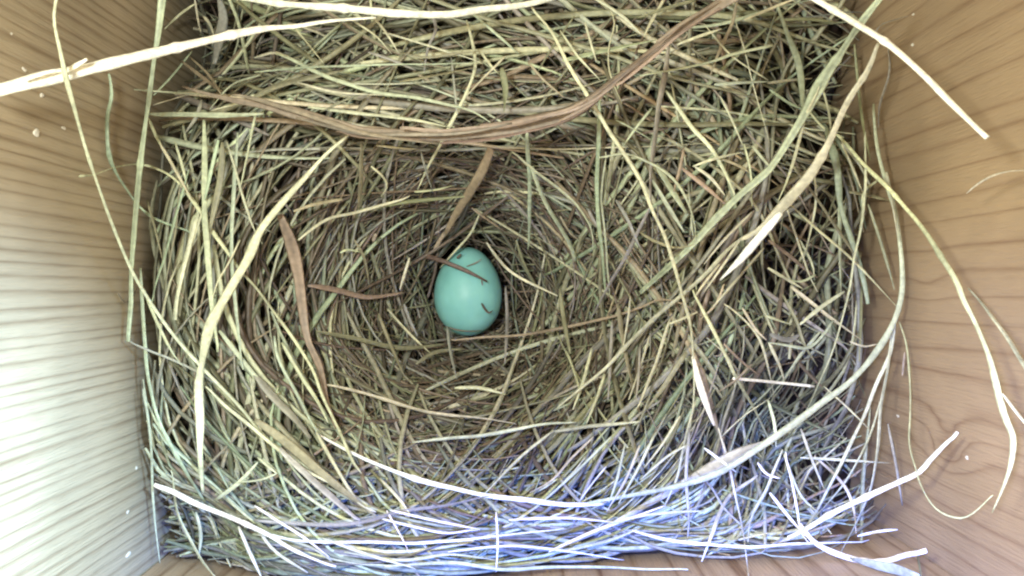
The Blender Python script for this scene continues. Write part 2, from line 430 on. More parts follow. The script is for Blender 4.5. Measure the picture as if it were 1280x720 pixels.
s4 = trace([(1108, -12), (1075, 30), (1050, 68), (1028, 100), (1006, 142), (985, 178), (960, 212), (920, 250), (880, 290), (845, 325), (800, 366)], 9, 'G', zz=[40, 36, 30, 25, 20, 16, 13, 10, 7, 3, -8], widths=[8, 8, 9, 17, 12, 8, 9, 9, 8, 8, 5], label='long stalk with a split pale leaf sheath, crossing under the blunt white stalk', name='grass_stalk', kind='stalk', group=BIG, bright=1.05)
trace([(1024, 108), (1010, 140), (1003, 165), (994, 195), (982, 230), (972, 252)], 4, 'P', zz=[26, 22, 18, 14, 10, 7], name='leaf_shred', parent=s4, flat=.3)
s5 = trace([(1098, 54), (1085, 85), (1060, 125), (1035, 180), (1015, 215), (1000, 234), (975, 262), (952, 285), (925, 300)], 8, 'P', zz=[26, 24, 22, 18, 15, 13, 12, 11, 9], widths=[5, 7, 8, 8, 9, 13, 14, 10, 3], label='pale stalk ending in a torn white sheath near the tan board', name='grass_stalk', kind='stalk', group=BIG, fold=.2)
trace([(976, 266), (962, 282), (945, 302), (925, 325), (900, 350)], 9, 'W', zz=[17, 16, 15, 13, 10], widths=[6, 12, 11, 7, 2], name='torn_sheath', parent=s5)
trace([(664, 8), (690, 40), (710, 80), (735, 122), (760, 165), (772, 182), (800, 225), (815, 260), (830, 290), (842, 330), (852, 365), (864, 410), (867, 460), (866, 500), (860, 542)], 4.6, 'P', zz=[14, 18, 20, 20, 18, 14, 10, 6, 3, 2], label='long thin yellowish straw running from the mint white stalk over the brown leaf', name='grass_stalk', kind='stalk', group=BIG, bright=1.1)
s7 = trace([(228, 108), (290, 124), (330, 130), (370, 141), (420, 156), (450, 164), (500, 168), (550, 171), (600, 167), (640, 160), (700, 145), (735, 128), (770, 100), (820, 62), (850, 38), (900, 6), (930, -12)], 14, 'B',
      zz=[14, 16, 17, 18, 19, 20, 21, 22, 23, 24, 25, 26, 28, 30, 32], widths=[3, 6, 9, 15, 11, 11, 15, 13, 15, 20, 18, 13, 9, 11, 13, 15, 15], label='broad twisted reddish brown leaf arching across the whole nest above the egg', name='dry_leaf', kind='leaf', group=BIG, flat=.22, fold=.2, twist=.35)
BP = [(290, 124), (330, 130), (370, 141), (420, 156), (450, 164), (500, 168), (550, 171), (600, 167), (640, 160), (700, 145), (735, 128), (770, 100), (820, 62), (850, 38), (900, 6)]
for a0, a1, o0, o1, wd in ((0, 6, -5, 7, 6), (2, 8, 6, -6, 5), (5, 10, -8, -3, 7), (6, 10, 8, 9, 6), (7, 11, -11, 5, 5), (9, 13, 6, -5, 6), (10, 14, -6, 8, 7), (11, 14, 7, 3, 5), (3, 6, 8, 6, 4), (12, 14, -9, -6, 4)):
    q = BP[a0:a1+1]; m = len(q)
    trace([(x, y+o0+(o1-o0)*k/(m-1)) for k, (x, y) in enumerate(q)], wd, 'B', zz=[17+a0+1.6, 18+a1*.9+1.6], name='leaf_shred', parent=s7, flat=.25, bright=random.uniform(.75, 1.25))
trace([(72, -8), (68, 25), (75, 60), (83, 100), (92, 135), (105, 180), (120, 225), (140, 280), (163, 335), (185, 372), (215, 415), (250, 455), (300, 508), (330, 545), (370, 575), (420, 605), (466, 637)], 4.5, 'P', zz=[66, 60, 54, 46, 36, 26, 16, 10, 6, 4, 3, 2, 2], widths=[4, 4, 7, 5, 4, 4, 4, 4, 4, 5, 5, 4, 4, 4, 4, 4, 3], label='very long thin straw hanging over the pale board and under the thick white stalk', name='grass_stalk', kind='stalk', group=BIG)
trace([(136, 92), (139, 120), (134, 150), (135, 190), (144, 215), (160, 240), (176, 260), (200, 276), (240, 292)], 6, 'G', widths=[3, 6, 6, 6, 4, 3, 3, 3, 2], off=4, label='pale green straw pressed against the pale board, curling towards the nest', name='grass_stalk', kind='stalk', group=BIG)
s10 = trace([(204, -8), (198, 40), (192, 80), (187, 125), (182, 160), (175, 210), (170, 260), (166, 310), (163, 350), (161, 400), (160, 427)], 7, 'G', zz=[20, 19, 18, 16, 14, 12, 10, 8, 6, 6, 6], widths=[9, 8, 6, 6, 6, 7, 7, 6, 6, 6, 5], label='upright pale green blade along the pale board, kinked at its foot', name='grass_stalk', kind='stalk', group=BIG)
trace([(160, 425), (190, 440), (240, 462), (270, 480), (300, 505)], 3, 'Y', zz=[6, 4, 3, 2, 1], name='bent_end', parent=s10)
trace([(175, 335), (178, 380), (181, 428), (185, 470), (196, 515), (212, 552), (232, 590), (256, 628)], 6, 'G', widths=[4, 6, 6, 5, 5, 6, 6, 4], off=5, label='green straw along the pale board that bends into the near rim', name='grass_stalk', kind='stalk', group=BIG)
trace([(100, 220), (120, 218), (145, 210), (175, 205), (200, 212), (220, 225), (240, 250), (265, 290), (280, 310), (300, 340), (320, 362), (345, 395), (370, 430), (390, 462), (402, 492), (415, 520), (428, 548)], 4, 'P', widths=[6, 3, 3, 3, 3, 5, 4, 5, 4, 3, 3, 4, 4, 4, 4, 4, 4], off=5, label='thin straw with an arched feathery tip reaching onto the pale board', name='grass_stalk', kind='stalk', group=BIG)
trace([(437, 168), (410, 192), (380, 226), (350, 258), (325, 290), (310, 325), (290, 360), (275, 385), (262, 412), (255, 442), (250, 475), (248, 512), (250, 560), (254, 616)], 11, 'P', widths=[3, 4, 6, 8, 11, 12, 13, 13, 13, 11, 9, 8, 7, 3], off=7, label='broad pale curved leaf sweeping down the pale-board side of the cup', name='dry_leaf', kind='leaf', group=BIG, flat=.25, fold=.2, bright=1.08)
trace([(246, 272), (237, 305), (228, 340), (221, 375), (219, 400)], 6.5, 'P', off=6, label='short straight pale blade with a cut end between pale board and curved leaf', name='dry_leaf', kind='leaf', group=BIG, blunt=True, bright=1.1)
trace([(350, 268), (362, 300), (372, 340), (378, 380), (385, 420), (400, 460), (408, 500), (421, 535)], 13, 'T', widths=[8, 14, 14, 13, 13, 9, 6, 5], off=3, label='limp tan leaf hanging down the inner wall of the cup', name='dry_leaf', kind='leaf', group=BIG, flat=.2, fold=.2, bright=.8)
trace([(367, 264), (395, 255), (428, 249)], 4.5, 'T', off=6, label='short pinkish straw with a cut end beside the top of the limp tan leaf', group=BIG, blunt=True, bright=1.15)
trace([(384, 357), (420, 362), (460, 370), (505, 366)], 7, 'T', off=4, label='level tan straw between the limp tan leaf and the egg', group=BIG, bright=.85)
s27 = trace([(614, 186), (603, 212), (588, 238), (572, 264), (557, 292)], 11, 'T', widths=[9, 13, 12, 11, 7], off=7, label='broad folded tan leaf pointing down at the narrow end of the egg', name='dry_leaf', kind='leaf', group=BIG, flat=.3, bright=.95)
trace([(559, 288), (550, 300), (543, 313)], 5, 'T', zz=[-26, -29, -31], name='bent_end', parent=s27, blunt=True, bright=1.1)
trace([(583, 25), (590, 50), (594, 75), (591, 95), (577, 130), (560, 160), (548, 182), (534, 208), (522, 237)], 4.2, 'P', off=6, label='thin pale straw passing under the brown blade above the egg, jointed near its top', name='grass_stalk', kind='stalk', group=BIG)
trace([(659, 165), (660, 200), (662, 240), (662, 280), (660, 312)], 5.5, 'G', off=5, label='upright pale green straw beside the folded tan leaf above the egg', group=BIG, bright=1.05)
trace([(665, 208), (680, 250), (700, 285), (712, 305), (720, 326)], 6.5, 'G', off=6, label='curved pale green straw ending bluntly at one o\'clock from the egg', group=BIG, blunt=True, bright=1.1)
trace([(640, 190), (668, 215), (700, 238), (722, 258), (738, 285), (741, 312)], 4, 'P', off=6)
trace([(750, 120), (748, 180), (746, 230), (748, 280), (752, 320), (757, 365)], 6, 'G', off=6, label='tall straight olive green straw standing at three o\'clock from the egg', group=BIG, bright=.85)
trace([(757, 190), (753, 240), (756, 290), (758, 330), (762, 370)], 3, 'G', off=6)
trace([(749, 197), (780, 192), (805, 200), (832, 215), (850, 235), (862, 260), (868, 285), (868, 302)], 3.6, 'G', off=9, label='thin hooped straw arching from the tall olive green straw', group=BIG)
trace([(813, 258), (795, 293), (780, 324), (760, 360), (738, 400)], 5, 'Y', off=7)
trace([(836, 56), (831, 95), (824, 130), (819, 180), (815, 222), (815, 262)], 8, 'Y', off=9, label='broad grey upright blade tucked under the brown leaf', name='dry_leaf', kind='leaf', group=BIG, bright=.85)
trace([(832, 113), (850, 138), (866, 160), (887, 184), (904, 214), (919, 248)], 5.5, 'P', off=7, label='pale straw slanting away beside the broad grey upright blade', group=BIG, bright=1.1)
trace([(852, 210), (880, 232), (908, 256)], 5.5, 'T', off=6, bright=1.1)
trace([(966, 56), (920, 68), (890, 78), (840, 88), (800, 95)], 6.5, 'P', off=9, label='straight pale straw with a cut end leaving the far end of the brown leaf', group=BIG, blunt=True)
trace([(972, 8), (985, 45), (998, 80), (1003, 125), (1004, 150)], 8, 'G', off=8, label='broad green grey blade before the two crossing white stalks', name='dry_leaf', kind='leaf', group=BIG, bright=.85)
trace([(1034, 160), (1045, 195), (1049, 225), (1052, 258), (1062, 290), (1072, 320), (1080, 352), (1085, 380)], 7, 'G', widths=[5, 13, 11, 6, 6, 6, 6, 4], off=6, label='wide pale green leaf at the edge of the tan board', name='dry_leaf', kind='leaf', group=BIG, bright=.9)
trace([(1048, 250), (1050, 290), (1050, 330), (1051, 372)], 5, 'G', off=5)
s42 = trace([(1042, 165), (1055, 176), (1080, 205), (1110, 235), (1135, 265), (1160, 295), (1178, 322), (1195, 350), (1205, 375), (1220, 405), (1235, 445), (1245, 480), (1255, 520), (1264, 548), (1262, 580), (1252, 612), (1240, 641)], 6, 'P',
      zz=[4, 12, 20, 27, 34, 40, 46, 50, 54, 58, 60, 60, 58, 52], widths=[3, 4, 5, 5, 5, 6, 7, 7, 7, 7, 7, 9, 10, 9, 8, 4, 2], label='long bluish white stalk bowing down the tan knotted board', name='grass_stalk', kind='stalk', group=BIG, bright=1.1, flat=.6)
trace([(1253, 492), (1268, 512), (1292, 542)], 5, 'P', zz=[60, 60, 62], name='side_shoot', parent=s42, bright=1.1)
trace([(1210, 360), (1232, 383), (1255, 415), (1270, 440), (1292, 472)], 7, 'P', zz=[38, 46, 54, 60, 66], widths=[2, 5, 7, 7, 7], label='shorter bluish white stalk beside the long one on the tan board', name='grass_stalk', kind='stalk', group=BIG, bright=1.1, flat=.6)
trace([(1124, 402), (1133, 430), (1137, 470), (1138, 520), (1137, 555), (1142, 580), (1150, 605), (1165, 630), (1180, 642), (1200, 647), (1215, 642), (1230, 630), (1241, 619)], 3.4, 'P', zz=[8, 10, 14, 18, 22, 26, 30, 34, 38, 42, 46, 50], label='thin straw hanging in an open loop against the tan knotted board', name='grass_stalk', kind='stalk', group=BIG)
trace([(1092, 130), (1098, 180), (1108, 225), (1118, 260), (1123, 290), (1127, 330), (1127, 365), (1118, 400), (1098, 435), (1062, 478), (1020, 510), (985, 535), (945, 562), (900, 590), (850, 607), (790, 619), (735, 629)], 8, 'G',
      zz=[2, 6, 8, 9, 10, 11, 12, 13, 13, 12, 12, 11, 10, 8, 6], widths=[3, 5, 6, 6, 6, 7, 7, 8, 8, 9, 9, 9, 9, 8, 6, 5, 4], label='long thick stalk curving round the rim, bluish white at its lower end', name='grass_stalk', kind='stalk', group=BIG, bright=1.15, flat=.6)
trace([(968, 548), (925, 566), (880, 590), (850, 606), (812, 628), (770, 652), (725, 672), (690, 690)], 12, 'Y', zz=[8, 8, 6, 5, 4, 2, 0, 0], widths=[3, 12, 14, 10, 8, 7, 6, 4], label='broad grey blue leaf alongside the long thick curved stalk', name='dry_leaf', kind='leaf', group=BIG, bright=1.3)
trace([(985, 253), (1020, 285), (1055, 315), (1085, 345), (1120, 382)], 3.6, 'P', off=9, label='straight thin pale straw ending on the bend of the long thick stalk', group=BIG)
trace([(1082, 165), (1083, 220), (1080, 250), (1075, 290), (1068, 320), (1062, 360), (1052, 400), (1040, 440), (1025, 475), (1008, 512), (985, 545)], 3.8, 'P', off=10, label='long upright thin straw bowed in front of the tan board', group=BIG)
trace([(1108, 215), (1116, 255), (1123, 300)], 4.5, 'P', zz=[12, 12, 12])
trace([(1085, 255), (1100, 300), (1112, 340), (1118, 362)], 3.4, 'O', zz=[2, 2, 4, 6], bright=1.2)
trace([(1119, 402), (1112, 440), (1095, 480), (1080, 520), (1060, 560), (1040, 600), (1020, 640), (998, 668)], 4.6, 'P', zz=[10, 10, 10, 9, 6, 3, 0, -2], label='thinner straw fanning from the long thick stalk down to the corner', group=BIG)
trace([(1116, 412), (1110, 460), (1102, 510), (1098, 560), (1088, 610), (1075, 645), (1060, 675), (1050, 694)], 7, 'P', zz=[9, 11, 13, 13, 11, 8, 5, 3], widths=[4, 5, 6, 7, 7, 6, 5, 3], label='thickest straw fanning from the long thick stalk down to the corner', group=BIG, bright=1.05)
trace([(1102, 495), (1088, 545), (1070, 580), (1050, 610), (1012, 655)], 4, 'P', zz=[7, 7, 4, 1, -2])
trace([(1197, 540), (1182, 553), (1165, 572), (1148, 590), (1120, 603), (1080, 622), (1040, 642), (1010, 660), (985, 672)], 7, 'W', zz=[34, 32, 30, 28, 25, 21, 16, 12, 8], widths=[4, 6, 6, 7, 7, 7, 7, 6, 4], label='kinked white stick rising from the corner onto the tan knotted board', name='grass_stalk', kind='stalk', group=BIG, flat=.7)
trace([(866, 445), (874, 478), (884, 508), (893, 532)], 10, 'W', zz=[4, 5, 5, 4], widths=[4, 9, 10, 6], label='short spear shaped bluish white blade standing on the near rim', name='dry_leaf', kind='leaf', group=BIG)
trace([(916, 473), (960, 477), (1018, 483)], 4, 'W', off=6, label='level white straw with cut ends beside the white spear shaped blade', group=BIG, blunt=True)
trace([(866, 362), (885, 400), (905, 440), (925, 480), (945, 515), (968, 560)], 4.6, 'P', off=7, label='straight pale straw passing the white spear shaped blade on its board side', group=BIG)
trace([(940, 290), (915, 308), (885, 340), (860, 362), (820, 396), (785, 430), (755, 462), (725, 488), (695, 512)], 5.2, 'P', off=6, label='long straight straw rising from below the egg to the torn white sheath', name='grass_stalk', kind='stalk', group=BIG, bright=.95)
trace([(560, 424), (640, 420), (700, 410), (760, 398), (800, 385), (825, 375), (850, 380), (875, 394)], 3.4, 'T', off=5, label='thin straw running from under the egg with a hump at its far end', group=BIG)
trace([(408, 481), (440, 489), (480, 500), (530, 515), (560, 520), (600, 523), (645, 530)], 4.6, 'P', off=5, label='pale straight straw lying across the lower cup below the egg', name='grass_stalk', kind='stalk', group=BIG, bright=.95)
trace([(515, 553), (560, 548), (600, 545), (640, 538), (680, 530), (720, 528)], 4.4, 'P', off=4)
trace([(690, 540), (735, 533), (770, 530), (800, 527)], 4.5, 'P', off=5)
trace([(395, 540), (435, 563), (475, 582), (520, 598), (560, 610), (600, 618), (650, 624), (700, 629), (755, 630)], 6, 'W', zz=[4, 5, 6, 7, 8, 8, 8, 7, 6], widths=[3, 4, 5, 6, 6, 6, 6, 6, 4], label='bright white stalk bowed along the lower rim below the egg', name='grass_stalk', kind='stalk', group=BIG)
trace([(193, 606), (215, 614), (240, 628), (270, 640), (300, 652), (335, 668), (370, 690), (420, 708)], 8, 'W', off=8, widths=[6, 8, 7, 6, 6, 5, 4, 3], label='white stalk starting with a cut end at the foot of the pale board', name='grass_stalk', kind='stalk', group=BIG, flat=.6)
s_m = trace([(1000, 655), (1018, 678), (1050, 694), (1085, 702), (1110, 700), (1130, 693), (1158, 688)], 7, 'W', zz=[10, 12, 14, 16, 20, 24, 28], widths=[4, 6, 7, 8, 8, 7, 6], label='curved white stalk in the corner, lying below the kinked white stick', name='grass_stalk', kind='stalk', group=BIG, flat=.6)
trace([(790, 663), (830, 674), (870, 680), (920, 683), (960, 683), (1010, 680), (1050, 677), (1086, 675)], 5.5, 'W', off=10, label='level white stalk in front of the end board below the hollow', name='grass_stalk', kind='stalk', group=BIG)
trace([(1062, 698), (1092, 706), (1120, 712), (1150, 722)], 20, 'W', zz=[6, 8, 10, 12], widths=[4, 14, 18, 10], label='wide bluish leaf scrap under the curved white stalk in the corner', name='dry_leaf', kind='leaf', group=BIG, flat=.15, bright=.45)
trace([(1048, 578), (1020, 580), (1000, 590)], 20, 'O', zz=[-26, -26, -27], widths=[8, 26, 10], label='dull green leaf scrap deep in the hollow by the corner', name='dry_leaf', kind='leaf', group=BIG, flat=.3, bright=.5)
trace([(1146, 688), (1149, 706), (1152, 724)], 5, 'Y', zz=[14, 14, 14])
trace([(273, -4), (279, 20), (275, 45), (268, 80)], 12, 'Y', off=4, label='fuzzy grey brown strip hanging behind the thick white stalk', name='dry_leaf', kind='leaf', group=BIG, bright=.8, flat=.4)

trace([(147, 366), (156, 378), (165, 373), (176, 349)], 2.4, 'S', off=3, label='fine dark hair making a tick mark on the pale close-grained board', name='fibre', kind='debris', group='debris on the boards')
trace([(1208, 242), (1222, 230), (1240, 220), (1262, 214), (1290, 213)], 2.6, 'P', zz=[46, 50, 54, 58, 60], label='pale curl of wood fibre lifting off the tan knotted board', name='fibre', kind='debris', group='debris on the boards')
trace([(1128, 470), (1131, 440)], 3, 'T', zz=[8, 6], label='short tan splinter stuck on the tan board behind the looping straw', name='splinter', kind='debris', group='debris on the boards')
M_FLECK = plain('dried_dirt', (.78, .76, .66), .7, 900, .2)
def fleck(px, py, rp, label):
    d = (XW-.15)*F/abs(px-640); c = np.array(px2w(px, py, H-d)); c[0] = math.copysign(XW-.1, px-640)
    R = rp*d/F; nu, nv = 8, 12; v, f = [], []
    for i in range(nu+1):
        a = math.pi*i/nu
        for j in range(nv):
            b = 2*math.pi*j/nv; q = R*(1+.22*math.sin(2*b+px)+.12*math.sin(3*b+py))
            v.append(c+np.array([.35*R*math.cos(a), q*math.sin(a)*math.cos(b), 2.0*q*math.sin(a)*math.sin(b)]))
    for i in range(nu):
        for j in range(nv): f.append((i*nv+j, i*nv+(j+1) % nv, (i+1)*nv+(j+1) % nv, (i+1)*nv+j))
    o = mesh_obj('dirt_fleck', v, f, M_FLECK, origin=c)
    tag(o, label, 'dirt', 'dirt flecks on the boards')
for px, py, rp, lab in [(46, 166, 4.5, 'round white fleck of dried dirt, the largest on the pale board'),
                        (53, 119, 2.8, 'small white fleck just under the thick white stalk on the pale board'),
                        (31, 87, 2.6, 'white smear just over the thick white stalk on the pale board'),
                        (80, 160, 2.5, 'faint flat fleck beside the largest white fleck on the pale board'),
                        (161, 693, 3.2, 'bright white fleck low in the corner of the pale board'),
                        (160, 640, 2.0, 'tiny pale fleck above the bright one in the corner'),
                        (171, 585, 2.0, 'tiny pale fleck near the foot of the pale board, beside the rim'),
                        (15, 42, 1.6, 'faint pale fleck high on the pale board'),
                        (1141, 18, 1.6, 'upper one of two pale flecks at the top of the tan board'),
                        (1140, 56, 2.0, 'lower one of two pale flecks at the top of the tan board'),
                        (1208, 572, 2.2, 'tiny pale fleck beside the knot of the tan board'),
                        (1122, 520, 1.8, 'small pale fleck behind the loop of thin straw')]:
    fleck(px, py, rp, lab)

